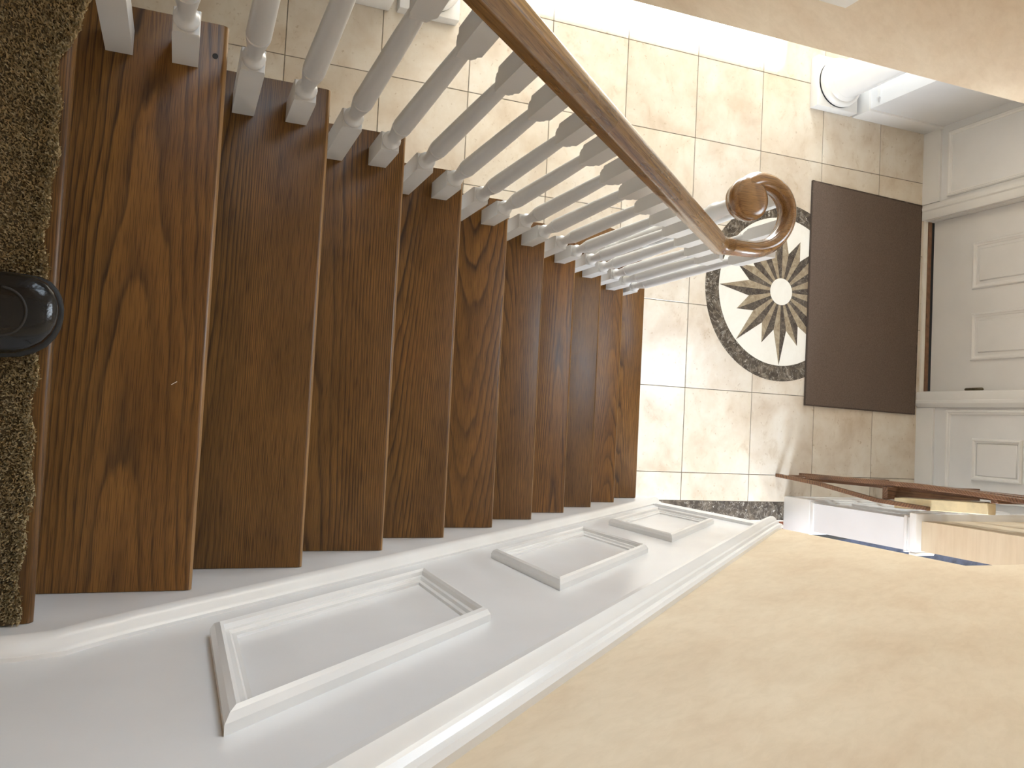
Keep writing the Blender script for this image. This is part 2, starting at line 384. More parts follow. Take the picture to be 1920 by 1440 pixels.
# --- wainscot on the stair wall (plane x = WALLX, facing -x)
def on_right(a, b, o): return (WALLX - o, a, b)
S = RISE / RUN
w_in = MB()
def strip(y0, y1, zlo, zhi, x):   # sloping board on the right wall between two lines z(y)
    return [(x, y0, zlo(y0)), (x, y1, zlo(y1)), (x, y1, zhi(y1)), (x, y0, zhi(y0)), (WALLX + 0.002, y0, zlo(y0)), (WALLX + 0.002, y1, zlo(y1)), (WALLX + 0.002, y1, zhi(y1)), (WALLX + 0.002, y0, zhi(y0))]
F8 = [(0, 1, 2, 3), (4, 7, 6, 5), (0, 4, 5, 1), (1, 5, 6, 2), (2, 6, 7, 3), (3, 7, 4, 0)]
zr = lambda y: -S * y + 1.045        # chair rail line
zc = lambda y: -S * y + 0.138       # skirt cap line
WE = 2.488                          # wall end
# white painted panel field
fld = MB().add([(WALLX - 0.003, -1.2, -0.3), (WALLX - 0.003, WE, ZF), (WALLX - 0.003, WE, zr(WE)), (WALLX - 0.003, 0.0, zr(0)), (WALLX - 0.003, -1.2, zr(0)),
                (WALLX + 0.002, -1.2, -0.3), (WALLX + 0.002, WE, ZF), (WALLX + 0.002, WE, zr(WE)), (WALLX + 0.002, 0.0, zr(0)), (WALLX + 0.002, -1.2, zr(0))],
               [(0, 1, 2, 3, 4), (9, 8, 7, 6, 5), (0, 5, 6, 1), (1, 6, 7, 2), (2, 7, 8, 3), (3, 8, 9, 4), (4, 9, 5, 0)])
wains = fld.build('wainscot_board', 'white', wall_right)
wains['label'] = 'white painted boarding up the stair wall'
# skirt board behind the tread ends
pts = [(-1.2, 0.0), (-0.03, 0.0)]
sk = MB().add([(WX + 0.001, -1.2, -0.28), (WX + 0.001, 0.0, -0.5), (WX + 0.001, WE, ZF), (WX + 0.001, WE, zc(WE)), (WX + 0.001, 0.10, zc(0.10)), (WX + 0.001, 0.03, 0.072), (WX + 0.001, -0.05, 0.105), (WX + 0.001, -1.2, 0.105),
               (WALLX, -1.2, -0.28), (WALLX, 0.0, -0.5), (WALLX, WE, ZF), (WALLX, WE, zc(WE)), (WALLX, 0.10, zc(0.10)), (WALLX, 0.03, 0.072), (WALLX, -0.05, 0.105), (WALLX, -1.2, 0.105)],
              [(0, 1, 2, 3, 4, 5, 6, 7), (15, 14, 13, 12, 11, 10, 9, 8)] + [(k, (k + 1) % 8, 8 + (k + 1) % 8, 8 + k) for k in range(8)])
sk.build('skirt_board', 'white', wall_right)
cap_path = [(WE, zc(WE)), (0.16, zc(0.16)), (0.10, zc(0.10) + 0.004), (0.05, 0.106), (0.0, 0.127), (-0.06, 0.136), (-1.2, 0.136)]
cap_prof = [(-0.016, 0.0), (-0.016, 0.028), (-0.011, 0.032), (0.000, 0.031), (0.012, 0.024), (0.018, 0.014), (0.026, 0.009), (0.027, 0.0)]
mould('baseboard_cap', [(y, z) for y, z in cap_path], [(-a, o) for a, o in cap_prof], False, on_right, 'trim', wall_right)
rail_path = [(WE + 0.004, zr(WE) + 0.005), (2.42, zr(2.42) + 0.002), (2.34, zr(2.34)), (0.04, zr(0.04)), (0.0, zr(0.0) - 0.02), (-0.08, zr(0) - 0.03), (-1.2, zr(0) - 0.03)]
cr_prof = [(-0.070, 0.0), (-0.070, 0.006), (-0.058, 0.012), (-0.046, 0.013), (-0.040, 0.020), (-0.030, 0.034), (-0.018, 0.043), (-0.006, 0.044), (0.004, 0.038), (0.010, 0.028), (0.016, 0.026), (0.020, 0.018), (0.030, 0.017), (0.036, 0.011), (0.036, 0.0)]
mould('chair_rail', rail_path, [(-a, o) for a, o in cr_prof], False, on_right, 'trim', wall_right)
pm_prof = [(0.0, 0.0), (0.0, 0.016), (0.006, 0.025), (0.014, 0.028), (0.020, 0.024), (0.022, 0.016), (0.029, 0.015), (0.033, 0.010), (0.040, 0.008), (0.042, 0.0)]
for y0, y1 in ((0.262, 0.752), (1.006, 1.530), (1.742, 2.245)):
    zl, zh = (lambda y: -S * y + 0.310), (lambda y: -S * y + 0.752)
    mould('panel_moulding', [(y0, zl(y0)), (y1, zl(y1)), (y1, zh(y1)), (y0, zh(y0))], pm_prof, True, on_right, 'trim', wall_right)
# corner board at the wall end with a bead
MB().box(WALLX - 0.010, WALLX + 0.002, 2.40, WE, ZF, zr(2.40) - 0.03).build('corner_board', 'white', wall_right)
MB().box(WALLX - 0.015, WALLX, 2.385, 2.40, zc(2.38) + 0.06, zr(2.38) - 0.06).build('corner_bead', 'trim', wall_right)
# white end face, towards the opening
MB().box(WALLX - 0.003, WALLX + 0.173, WE + 0.002, WE + 0.012, ZF, zr(WE)).build('end_board', 'white', wall_right)
# --- far part of the right wall: wainscot, base and rail on hall face and on the jamb
CRZ = -1.575
j = MB().box(WALLX - 0.008, WALLX + 0.149, JY - 0.010, FY, ZF, CRZ)
j.build('wainscot_board', 'white', wall_right)
b_ = MB().box(WALLX - 0.026, WALLX + 0.168, JY - 0.024, FY, ZF, ZF + 0.215).build('baseboard', 'trim', wall_right)
bevel(b_, 0.005, 2)
b_ = MB().box(WALLX - 0.017, WALLX + 0.160, JY - 0.018, FY, ZF + 0.215, ZF + 0.24).build('baseboard_cap', 'trim', wall_right)
bevel(b_, 0.006, 2)
rp = [(WALLX - 0.014, CRZ - 0.055, 0.012), ]
def ring_mould(z0, z1, out, name='chair_rail'):
    b = MB().box(WALLX - out, WALLX + 0.150, JY - out, FY, z0, z1).box(WALLX + 0.150, WALLX + 0.147 + out * 0.5, JY - out, JY + 0.09, z0, z1).build(name, 'trim', wall_right); return bevel(b, min(0.006, (z1 - z0) * 0.35), 2)
ring_mould(CRZ - 0.060, CRZ - 0.042, 0.020); ring_mould(CRZ - 0.042, CRZ - 0.012, 0.012); ring_mould(CRZ - 0.012, CRZ + 0.030, 0.036)
# panel mouldings on that far wainscot, hall side
mould('panel_moulding', [(JY + 0.16, ZF + 0.34), (JY + 0.84, ZF + 0.34), (JY + 0.84, CRZ - 0.16), (JY + 0.16, CRZ - 0.16)], pm_prof, True, lambda a, b, o: (WALLX - 0.008 - o * 0.7, a, b), 'trim', wall_right)

# --- front wall: white panelling, casings, door
def on_front(a, b, o): return (a, FY - o, b)
MB().box(LX, DX0 - 0.10, FY - 0.006, FY + 0.002, ZF, -1.0).build('wainscot_board', 'white', wall_front)
MB().box(DX1 + 0.10, WALLX - 0.008, FY - 0.006, FY + 0.002, ZF, -1.0).build('wainscot_board', 'white', wall_front)
MB().box(LX, DX0 - 0.10, FY - 0.022, FY, ZF, ZF + 0.13).build('baseboard', 'trim', wall_front)
MB().box(DX1 + 0.10, WALLX - 0.026, FY - 0.022, FY, ZF, ZF + 0.13).build('baseboard', 'trim', wall_front)
def fmould(x0, x1, z0, z1, prof, parent=wall_front, name='panel_moulding', base=0.006, mat='trim', yb=FY):
    return mould(name, [(x0, z0), (x1, z0), (x1, z1), (x0, z1)], prof, True, lambda a, b, o: (a, yb - base - o, b), mat, parent)
small_prof = [(0.0, 0.0), (0.0, 0.008), (0.006, 0.016), (0.013, 0.016), (0.018, 0.009), (0.026, 0.006), (0.028, 0.0)]
fmould(DX1 + 0.112, WALLX - 0.05, ZF + 0.215, -1.12, small_prof)
fmould(DX1 + 0.278, WALLX - 0.175, ZF + 0.40, -1.79, small_prof)
# raised field in the inner panel
b_ = MB().box(DX1 + 0.305, WALLX - 0.20, FY - 0.013, FY, ZF + 0.43, -1.82).build('raised_panel', 'door', wall_front); bevel(b_, 0.006, 1)
fmould(LX + 0.055, DX0 - 0.115, ZF + 0.18, -1.12, small_prof)
cas = [(0.0, 0.0), (0.0, 0.020), (0.012, 0.026), (0.05, 0.024), (0.058, 0.032), (0.072, 0.034), (0.085, 0.028), (0.098, 0.016), (0.100, 0.0)]
mould('casing', [(DX1, ZF), (DX1, DZ1), (DX0, DZ1), (DX0, ZF)], [(-a, o) for a, o in cas], False, on_front, 'trim', wall_front)
# door
DY = FY + 0.062
door = empty('door_1', (DX0, DY, ZF), kind='structure')
slab = MB().box(DX0 + 0.005, DX1 - 0.005, DY, DY + 0.045, ZF + 0.026, DZ1 - 0.004).build('door_slab', 'door', door)
dp = [(0.0, 0.0), (0.003, 0.005), (0.010, 0.007), (0.018, 0.004), (0.024, -0.002), (0.030, -0.004), (0.034, 0.0)]
for (x0, x1) in ((-0.487, -0.200), (-0.056, 0.231)):
    for (z0, z1) in ((ZF + 0.315, ZF + 0.93), (ZF + 1.08, ZF + 1.62), (ZF + 1.74, ZF + 1.98)):
        mould('panel_bead', [(x0, z0), (x1, z0), (x1, z1), (x0, z1)], [(a, o * 0.8) for a, o in small_prof], True, lambda a, b, o: (a, DY + 0.001 - o, b), 'door', door)
        b_ = MB().box(x0 + 0.045, x1 - 0.045, DY - 0.007, DY + 0.010, z0 + 0.045, z1 - 0.045).build('door_panel', 'door', door); bevel(b_, 0.006, 1)
# jambs, threshold, seal, hinges
MB().box(DX0 - 0.012, DX0 + 0.004, FY + 0.002, FY + 0.16, ZF, DZ1).build('jamb', 'trim', wall_front)
MB().box(DX1 - 0.004, DX1 + 0.012, FY + 0.002, FY + 0.16, ZF, DZ1).build('jamb', 'trim', wall_front)
MB().box(DX0, DX1, FY - 0.004, FY + 0.022, ZF - 0.01, ZF + 0.012).build('threshold', 'cream_marble', wall_front)['label'] = 'pale stone sill strip'
MB().box(DX0, DX1, FY + 0.022, FY + 0.050, ZF - 0.01, ZF + 0.018).build('threshold', 'sill_wood', wall_front)['label'] = 'brown wooden sill strip'
MB().box(DX0, DX1, FY + 0.050, FY + 0.15, ZF - 0.01, ZF + 0.014).build('door_seal', 'rubber', wall_front)
for hz in (ZF + 0.35, ZF + 1.0, ZF + 1.75):
    h = MB().lathe(DX1 - 0.014, DY - 0.010, [(0.005, hz - 0.062), (0.010, hz - 0.055), (0.010, hz + 0.055), (0.005, hz + 0.062)], 12).build('hinge', 'brass', door, smooth=True)
# left hall wall dressing
for (y0, y1) in ((FY - 0.595, FY), (-0.8, 1.007)):
    MB().box(-1.548, LX + 0.008, y0 - (0.008 if y0 > 0 else 0), y1 + (0.008 if y0 < 0 else 0), ZF, CRZ).build('wainscot_board', 'white', wall_hall_left)
    b_ = MB().box(-1.558, LX + 0.022, y0 - (0.022 if y0 > 0 else 0), y1 + (0.022 if y0 < 0 else 0), ZF, ZF + 0.14).build('baseboard', 'trim', wall_hall_left); bevel(b_, 0.006, 2)
    b_ = MB().box(-1.58, LX + 0.036, y0 - (0.036 if y0 > 0 else 0), y1 + (0.036 if y0 < 0 else 0), CRZ, CRZ + 0.05).build('chair_rail', 'trim', wall_hall_left); bevel(b_, 0.01, 2)
    MB().box(-1.50, LX - 0.04, y0 - (0.020 if y0 > 0 else 0), y1 + (0.020 if y0 < 0 else 0), ZF + 0.2, ZF + 0.215).build('panel_bead', 'trim', wall_hall_left)
# small white plate low on the upstairs wall
pl = MB().box(-0.313, -0.303, 1.555, 1.640, -0.082, 0.055).build('outlet_plate', 'plate')
bevel(pl, 0.003, 2); tag(pl, 'small white outlet plate on the tan wall above the open hall', 'outlet')

# ------------------------------------------------------------------ staircase
stairs = empty('staircase', (0.5, 1.2, ZF), 'oak staircase going down from the carpeted landing to the tiled hall', 'staircase')
TH = 0.028
def tread_obj(y0, y1, z, x0=-0.006, x1=WX, name='tread'):
    prof = [(y0, -TH), (y1 - 0.012, -TH), (y1 - 0.004, -TH + 0.004), (y1, -TH + 0.012), (y1, -0.012), (y1 - 0.004, -0.004), (y1 - 0.012, 0.0), (y0, 0.0)]
    cx, cy = (x0 + x1) / 2, (y0 + y1) / 2
    mb_ = MB(); mb_.loft([[(x, yy, z + zz) for yy, zz in prof] for x in (x0, x0 + 0.004, x1)])
    o = mb_.build(name, 'oak', stairs, loc=(cx, cy, z)); return autosmooth(o, 50)
land = tread_obj(-0.085, 0.002, 0.0, name='landing_nosing'); land['label'] = 'oak nosing board at the landing edge'
for i in range(1, 10):
    tread_obj((i - 1) * RUN - 0.032, i * RUN, -i * RISE)
# starting step with round curtail end
i = 10; z = -10 * RISE; y0, y1 = 9 * RUN - 0.032, 10 * RUN + 0.008
cyy, rr = (1.895 + y1) / 2, (y1 - 1.895) / 2
pts2 = [(WX, y0), (WX, y1)] + [(-0.02 - rr * 1.03 * math.cos(t), cyy + rr * math.sin(t)) for t in [PI / 2 - k * PI / 20 for k in range(0, 21)]] + [(0.01, y0)]
st = MB().prism(pts2, z - TH, z).build('tread', 'oak', stairs, loc=(0.5, 2.27, z)); bevel(st, 0.007, 2, 60)
st['label'] = 'wide first step with a rounded end under the volute'
rp2 = [(x * 1.0 if x > 0.5 else x * 0.9 + 0.01, y - 0.03 if y > 2.1 else y + 0.03 if x < 0 else y) for x, y in pts2]
MB().prism(rp2, ZF, z - TH).build('riser', 'white', stairs)
for i in range(0, 9):
    MB().box(0.012, WX, i * RUN - 0.045, i * RUN - 0.030, -(i + 1) * RISE, -i * RISE - TH).build('riser', 'white', stairs)
# open-side stringer
sv = [(-0.20, -0.29)]
sp_ = []
for i in range(0, 10):
    sp_ += [(i * RUN - 0.03, -i * RISE - TH), (i * RUN - 0.03, -(i + 1) * RISE - TH)]
poly = [(-0.6, -TH)] + sp_ + [(9 * RUN + 0.0, -10 * RISE - TH), (9 * RUN, ZF), (1.9, ZF), (-0.6, -0.42)]
n = len(poly)
sm = MB().add([(0.0, a, b) for a, b in poly] + [(0.02, a, b) for a, b in poly], [tuple(range(n)), tuple(range(n, 2 * n))[::-1]] + [(k, (k + 1) % n, n + (k + 1) % n, n + k) for k in range(n)])
sm.build('stringer', 'white', stairs)
# white panelled wall under the flight, closing it to the hall
MB().add([(0.021, -0.6, -0.43), (0.021, 1.9, ZF), (0.021, -0.6, ZF), (0.035, -0.6, -0.43), (0.035, 1.9, ZF), (0.035, -0.6, ZF)],
         [(0, 1, 2), (5, 4, 3), (0, 3, 4, 1), (1, 4, 5, 2), (2, 5, 3, 0)]).build('under_stair_panel', 'white', stairs)
# loose bits seen on the top tread
# knot plug in the first tread
pk = MB().lathe(0.058, 0.216, [(0.0055, -RISE - 0.001), (0.0055, -RISE + 0.0006)], 14).build('nail_plug', 'rubber', stairs); pk['label'] = 'dark plug in the corner of the highest tread'

th = MB(); rg2 = []
for k in range(6):
    t = k / 5; rg2.append([(0.705 - 0.006 * t + 0.0007 * math.cos(q), 0.178 + 0.009 * t + 0.0007 * math.sin(q), -RISE + 0.0012 + 0.0006 * math.sin(t * PI) + 0.0005 * math.cos(q * 2)) for q in [2 * PI * m2 / 6 for m2 in range(6)]])
tag(th.loft(rg2).build('thread', 'plate'), 'tiny white thread lying on the highest oak tread', 'thread')
# landing slab and floor behind
landing = tag(MB().box(-0.313, WALLX, -3.0, -0.06, -0.29, 0.0).build('floor.002', 'carpet_base'), kind='structure')
# carpet: low base and tufted pile
carpet = empty('carpet', (0.5, -1.5, 0.0), 'beige shag carpet covering the upstairs landing', 'carpet')
def cedge(x):
    y = -0.014 + 0.004 * math.sin(x * 23) + 0.003 * math.sin(x * 71 + 1)
    if x < 0.20: y += 0.026 * min(1, (0.20 - x) / 0.05)
    return y - 0.0
cb = MB(); NX = 60
v = []; f = []
for k in range(NX + 1):
    x = -0.02 + (WX + 0.02) * k / NX; y = cedge(x) - 0.008
    v += [(x, -2.99, 0.001), (x, -2.99, 0.010), (x, y - 0.012, 0.010), (x, y, 0.004), (x, y, 0.001)]
for k in range(NX):
    for q in range(4): a = k * 5 + q; f.append((a, a + 1, a + 6, a + 5))
cb.add(v, f).build('carpet_backing', 'carpet_base', carpet, smooth=True)
pv = []; pf = []
rng = random.Random(3)
def blade(x, y, h, wd, lean, az):
    c, s = math.cos(az), math.sin(az); dx, dy = math.cos(lean[0]) * lean[1], math.sin(lean[0]) * lean[1]
    n = len(pv)
    pv.extend([(x - c * wd, y - s * wd, 0.006), (x + c * wd, y + s * wd, 0.006), (x + c * wd * 0.9 + dx * .5, y + s * wd * 0.9 + dy * .5, 0.006 + h * .6), (x - c * wd * .9 + dx * .5, y - s * wd * .9 + dy * .5, 0.006 + h * .6), (x + dx, y + dy, 0.006 + h)])
    pf.append((n, n + 1, n + 2, n + 3)); pf.append((n + 3, n + 2, n + 4))
for k in range(62000):
    x = rng.uniform(-0.01, WX - 0.004); t = rng.random() ** 1.3; y = cedge(x) - t * 0.27
    if abs(x - 0.619) < 0.058 and -0.3 < y < -0.012: continue
    blade(x, y, rng.uniform(0.010, 0.017) * (0.9 if t > .02 else .8), rng.uniform(0.0009, 0.0017), (rng.uniform(0, 2 * PI), rng.uniform(0.0, 0.007)), rng.uniform(0, PI))
for k in range(26000):
    x = rng.uniform(-0.01, WX - 0.004); y = -0.27 - rng.random() * 1.3
    if abs(x - 0.619) < 0.05 and y > -0.29: continue
    blade(x, y, rng.uniform(0.010, 0.016), rng.uniform(0.003, 0.006), (rng.uniform(0, 2 * PI), rng.uniform(0.0, 0.006)), rng.uniform(0, PI))
pile = link('carpet_pile', pv, pf, 'carpet', carpet); pile['kind'] = 'stuff'

# ------------------------------------------------------------------ balustrade
bal = empty('balustrade', (0.063, 1.2, ZF), 'white turned balusters carrying an oak handrail beside the oak stairs', 'balustrade')
BX = 0.0635
railb = lambda y: -0.95 * y + 0.800
def turned(mb_, x, y, z0, z1):
    """turned part between bottom block (z0) and top shoulder (z1)"""
    Lr = z1 - z0; h = 0.0232
    prof = [(0.0165, z0 - 0.004), (0.0165, z0 + 0.002), (0.0225, z0 + 0.006), (0.0232, z0 + 0.012), (0.0200, z0 + 0.018), (0.0160, z0 + 0.023), (0.0145, z0 + 0.034), (0.0155, z0 + 0.050),
            (0.0185, z0 + 0.075), (0.0215, z0 + 0.100), (0.0230, z0 + 0.112), (0.0232, z0 + 0.117), (0.0188, z0 + 0.119), (0.0188, z0 + 0.1225), (0.0232, z0 + 0.124), (0.0230, z0 + 0.140), (0.0215, z0 + Lr * 0.45), (0.0190, z0 + Lr * 0.75), (0.0165, z1 - 0.03), (0.0155, z1 - 0.012), (0.0165, z1 + 0.004)]
    mb_.lathe(x, y, prof, 20)
def block_sq(mb_, x, y, z0, z1, hw=0.0235, cham=0.0, top=None, shoulder=0):
    """square block; shoulder=+1 rounds the upper end, -1 the lower end (lamb's tongue)"""
    def sq(h, z): return [(x - h, y - h, z), (x + h, y - h, z), (x + h, y + h, z), (x - h, y + h, z)]
    if shoulder > 0: r = [sq(hw, z0), sq(hw, z1 - 0.008), sq(hw * 0.93, z1 - 0.002), sq(hw * 0.72, z1)]
    else:
        r = [sq(hw * 0.66, z0 - 0.014), sq(hw * 0.74, z0 - 0.004), sq(hw * 0.80, z0), sq(hw * 0.82, z0 + 0.010), sq(hw, z0 + 0.024), sq(hw, z1)]
    if top: 
        r[-1] = [(px, py, top(py)) for px, py, _ in r[-1]]
    mb_.loft(r)
def baluster(x, y, zt, blk, zs, top, hw=0.0235):
    mb_ = MB(); block_sq(mb_, x, y, zt, zt + blk, hw, shoulder=1); turned(mb_, x, y, zt + blk, zs); block_sq(mb_, x, y, zs, 0, hw * 0.98, top=top, shoulder=-1)
    o = mb_.build('baluster', 'baluster', bal, loc=(x, y, zt)); return autosmooth(o, 38)
for i in range(1, 10):
    for off, blk, sh in ((0.0465, 0.262, 0.842), (0.1625, 0.150, 0.737)):
        y = (i - 1) * RUN + off; zt = -i * RISE
        baluster(BX, y, zt, blk, zt + sh, lambda q: railb(q) + 0.001)
zt = -10 * RISE
for (x, y) in ((0.060, 2.195), (-0.045, 2.262), (-0.150, 2.245)):
    baluster(x, y, zt, 0.24, zt + 1.02, lambda q: -1.035)
# newel under the volute eye
nb = MB(); nx, ny = -0.110, 2.072
block_sq(nb, nx, ny, zt, zt + 0.22, 0.036, shoulder=1)
nb.lathe(nx, ny, [(0.028, zt + 0.215), (0.036, zt + 0.23), (0.036, zt + 0.245), (0.026, zt + 0.26), (0.024, zt + 0.30), (0.036, zt + 0.38), (0.037, zt + 0.40), (0.032, zt + 0.42), (0.030, zt + 0.8), (0.026, zt + 1.02), (0.034, zt + 1.05), (0.034, zt + 1.08), (0.028, zt + 1.1), (0.030, -1.04)], 24)
nwl = nb.build('newel_post', 'baluster', bal, loc=(nx, ny, zt)); autosmooth(nwl, 38)
nwl['label'] = 'thicker white turned newel under the volute'
# upper newel at the landing, out of the picture but carrying the rail
nb = MB(); block_sq(nb, BX, -0.33, 0.0, 0.3, 0.045, shoulder=1)
nb.lathe(BX, -0.33, [(0.035, 0.29), (0.045, 0.31), (0.030, 0.34), (0.040, 0.45), (0.034, 0.8), (0.030, 0.95), (0.042, 1.0), (0.042, 1.15), (0.03, 1.2), (0.045, 1.24), (0.02, 1.28)], 24)
autosmooth(nb.build('newel_post', 'baluster', bal, loc=(BX, -0.33, 0)), 38)
# handrail + volute sweep
RPH = [(0.0245, 0.0), (0.0245, 0.011), (0.0285, 0.020), (0.0315, 0.033), (0.0305, 0.039), (0.0252, 0.0465), (0.0240, 0.0500), (0.0195, 0.0595), (0.0110, 0.0650), (0.0, 0.0668)]
RP = [(-a, b) for a, b in RPH] + [(a, b) for a, b in RPH[:-1][::-1]]
def sweep(name, path, mat, loc, cap=True):
    """path entries: x, y, zbottom, width scale, height scale"""
    rings = []; n = len(path)
    for k in range(n):
        a = Vector(path[max(k - 1, 0)][:2]); b = Vector(path[min(k + 1, n - 1)][:2]); d = (b - a).normalized(); nn = Vector((d.y, -d.x))
        x, y, z, ws, hs = path[k]
        rings.append([(x + nn.x * l * ws, y + nn.y * l * ws, z + h * hs) for l, h in RP])
    o = MB().loft(rings, cap).build(name, mat, bal, loc=loc); return autosmooth(o, 42)
HS = 1.32; VZ = -1.052
path = [(BX, -0.30, railb(-0.30), 1, HS)] + [(BX, -0.1 + k * 0.2, railb(-0.1 + k * 0.2), 1, HS) for k in range(10)] + [(BX, 1.86, railb(1.86), 1, HS), (BX, 1.90, railb(1.90), 1, HS), (0.0638, 1.95, railb(1.95) - 0.001, 1, 1.28), (0.0660, 1.985, railb(1.985) + 0.008, 1, 1.20), (0.0678, 2.01, VZ - 0.010, 1, 1.14)]
sweep('handrail', path, 'oak_rail', (BX, 1.0, 0))
def catmull(P, m=8):
    out = []
    for k in range(len(P) - 1):
        p0, p1, p2, p3 = P[max(k - 1, 0)], P[k], P[k + 1], P[min(k + 2, len(P) - 1)]
        for t in [q / m for q in range(m)]:
            out.append(tuple(0.5 * (2 * b + (c - a) * t + (2 * a - 5 * b + 4 * c - d) * t * t + (3 * b - a - 3 * c + d) * t ** 3) for a, b, c, d in zip(p0, p1, p2, p3)))
    out.append(P[-1]); return out
VZ = -1.052
vp = [(0.0678, 2.01, VZ - 0.010, 1, 1.14), (0.070, 2.055, VZ, 0.98, 1.02), (0.066, 2.115, VZ, 0.96, 1), (0.045, 2.175, VZ, 0.95, 1),
      (0.006, 2.222, VZ, 0.93, 1), (-0.045, 2.250, VZ, 0.92, 1), (-0.100, 2.255, VZ, 0.94, 1), (-0.152, 2.230, VZ, 0.98, 1), (-0.183, 2.183, VZ, 1.04, 1), (-0.189, 2.130, VZ, 1.08, 1), (-0.175, 2.085, VZ - 0.0003, 1.05, 1), (-0.150, 2.055, VZ - 0.0006, 0.9, 1), (-0.125, 2.050, VZ - 0.0008, 0.8, 1)]
vol = sweep('volute', catmull(vp, 6), 'oak_volute', (-0.05, 2.1, VZ))
vol['label'] = 'scrolled glossy oak volute ending the handrail'
eye = MB().lathe(-0.110, 2.070, [(0.060 / 0.0315 * a if False else 0.0810 - (0.0315 - a), VZ + h) for a, h in [(0.0205, 0.0), (0.0205, 0.010), (0.0235, 0.015), (0.0250, 0.024), (0.0295, 0.031), (0.0315, 0.040), (0.0300, 0.050), (0.0250, 0.058), (0.0160, 0.0640), (0.0, 0.0665)]], 40)
eo = eye.build('volute_eye', 'oak_volute', vol, loc=None) if False else eye.build('volute_eye', 'oak_volute', bal, loc=(-0.05, 2.1, VZ)); autosmooth(eo, 42)

# ------------------------------------------------------------------ columns
def column(cx, cy, label):
    c = empty('column', (cx, cy, ZF), label, 'column', None)
    h = 0.1525
    p = MB().box(cx - h, cx + h, cy - h, cy + h, ZF, ZF + 0.065).build('plinth', 'trim', c); bevel(p, 0.004, 2)
    t = MB().lathe(cx, cy, [(0.142, ZF + 0.065)] + [(0.126 + 0.020 * math.cos(q), ZF + 0.09 + 0.025 * math.sin(q)) for q in [(-PI / 2 + k * PI / 10) for k in range(11)]] + [(0.122, ZF + 0.114), (0.117, ZF + 0.122), (0.113, ZF + 0.145)], 48).build('base_ring', 'trim', c); autosmooth(t, 35)
    s_ = MB().lathe(cx, cy, [(0.113, ZF + 0.14), (0.1085, ZF + 0.17), (0.107, ZF + 0.4), (0.104, ZF + 1.0), (0.093, -0.72)], 48).build('shaft', 'trim', c); autosmooth(s_, 35)
    k_ = MB().lathe(cx, cy, [(0.093, -0.74), (0.11, -0.73), (0.11, -0.71), (0.13, -0.68)], 40).box(cx - 0.14, cx + 0.14, cy - 0.14, cy + 0.14, -0.68, -0.62).build('capital', 'trim', c); autosmooth(k_, 35)
    return c
column(-1.388, 3.758, 'round white column on a square plinth by the corner of the front door wall')
column(-1.388, 1.219, 'round white column on a square plinth seen between the highest balusters')

# ------------------------------------------------------------------ floor medallion
med = empty('floor_medallion', (-0.106, 3.443, ZF), 'round marble compass star set in the tiles, half under the brown mat', 'floor inlay')
mx, my = -0.106, 3.443; R1, R2, RH = 0.527, 0.436, 0.079
def P(r, th): return (mx + r * math.sin(th), my + r * math.cos(th))
def arcp(r, a0, a1, n): return [P(r, a0 + (a1 - a0) * k / n) for k in range(n + 1)]
ZT = ZF + 0.0008
for k in range(8):
    a0, a1 = 2 * PI * k / 8 + 0.0006, 2 * PI * (k + 1) / 8 - 0.0006
    MB().prism(arcp(R1, a0, a1, 14) + arcp(R2, a1, a0, 14), ZF - 0.003, ZT + 0.0004).build('border_segment', 'emperador', med, loc=(*P(0.48, (a0 + a1) / 2), ZF))
fldp = MB().prism([P(R2 + 0.001, 2 * PI * k / 96) for k in range(96)], ZF - 0.003, ZT).build('cream_field', 'cream_marble', med)
for k in range(16):
    a = PI + 2 * PI * k / 16; long = k % 2 == 0
    tip = R2 - 0.003 if long else 0.335; rv = 0.232; hw = PI / 16
    for sgn, mt in ((1, 'star_light'), (-1, 'star_dark')):
        pl_ = [P(RH, a), P(tip, a), P(rv, a + sgn * hw), P(RH, a + sgn * hw)]
        MB().prism(pl_, ZF - 0.003, ZT + 0.0008).build('star_piece', mt, med, loc=(*P(0.2, a + sgn * 0.1), ZF))
MB().prism([P(RH, 2 * PI * k / 48) for k in range(48)], ZF - 0.003, ZT + 0.0012).build('centre_disc', 'cream_marble', med)

# ------------------------------------------------------------------ doormat
dm = empty('doormat', (-0.11, 4.07, ZF), 'large plain brown rectangular mat on the tiles before the front door', 'doormat')
q = [(-0.800, 3.636), (-0.771, 4.515), (0.564, 4.502), (0.552, 3.634)]
def lerp(a, b, t): return tuple(x + (y - x) * t for x, y in zip(a, b))
NXm, NYm = 60, 44; v = []; f = []
rg = random.Random(5)
for i in range(NXm + 1):
    for k in range(NYm + 1):
        p = lerp(lerp(q[0], q[3], i / NXm), lerp(q[1], q[2], i / NXm), k / NYm)
        v.append((p[0], p[1], ZF + 0.0105 + rg.uniform(-0.0007, 0.0007) + 0.0006 * math.sin(k * 0.9)))
for i in range(NXm):
    for k in range(NYm): a = i * (NYm + 1) + k; f.append((a, a + 1, a + NYm + 2, a + NYm + 1))
nn = len(v); v += [(x, y, ZF + 0.003) for x, y in q]
link('mat_pile', v, f, 'mat', dm, smooth=True)
mbq = MB()
def inset(d):
    c = (sum(x for x, _ in q) / 4, sum(y for _, y in q) / 4)
    return [(x - math.copysign(d, x - c[0]), y - math.copysign(d, y - c[1])) for x, y in q]
rings = [[(x, y, ZF + z_) for x, y in inset(d)] for d, z_ in ((-0.001, 0.0018), (-0.003, 0.006), (0.0, 0.0112), (0.008, 0.0112), (0.009, 0.004))]
mbq.loft(rings, cap=True).build('mat_binding', 'mat_edge', dm)

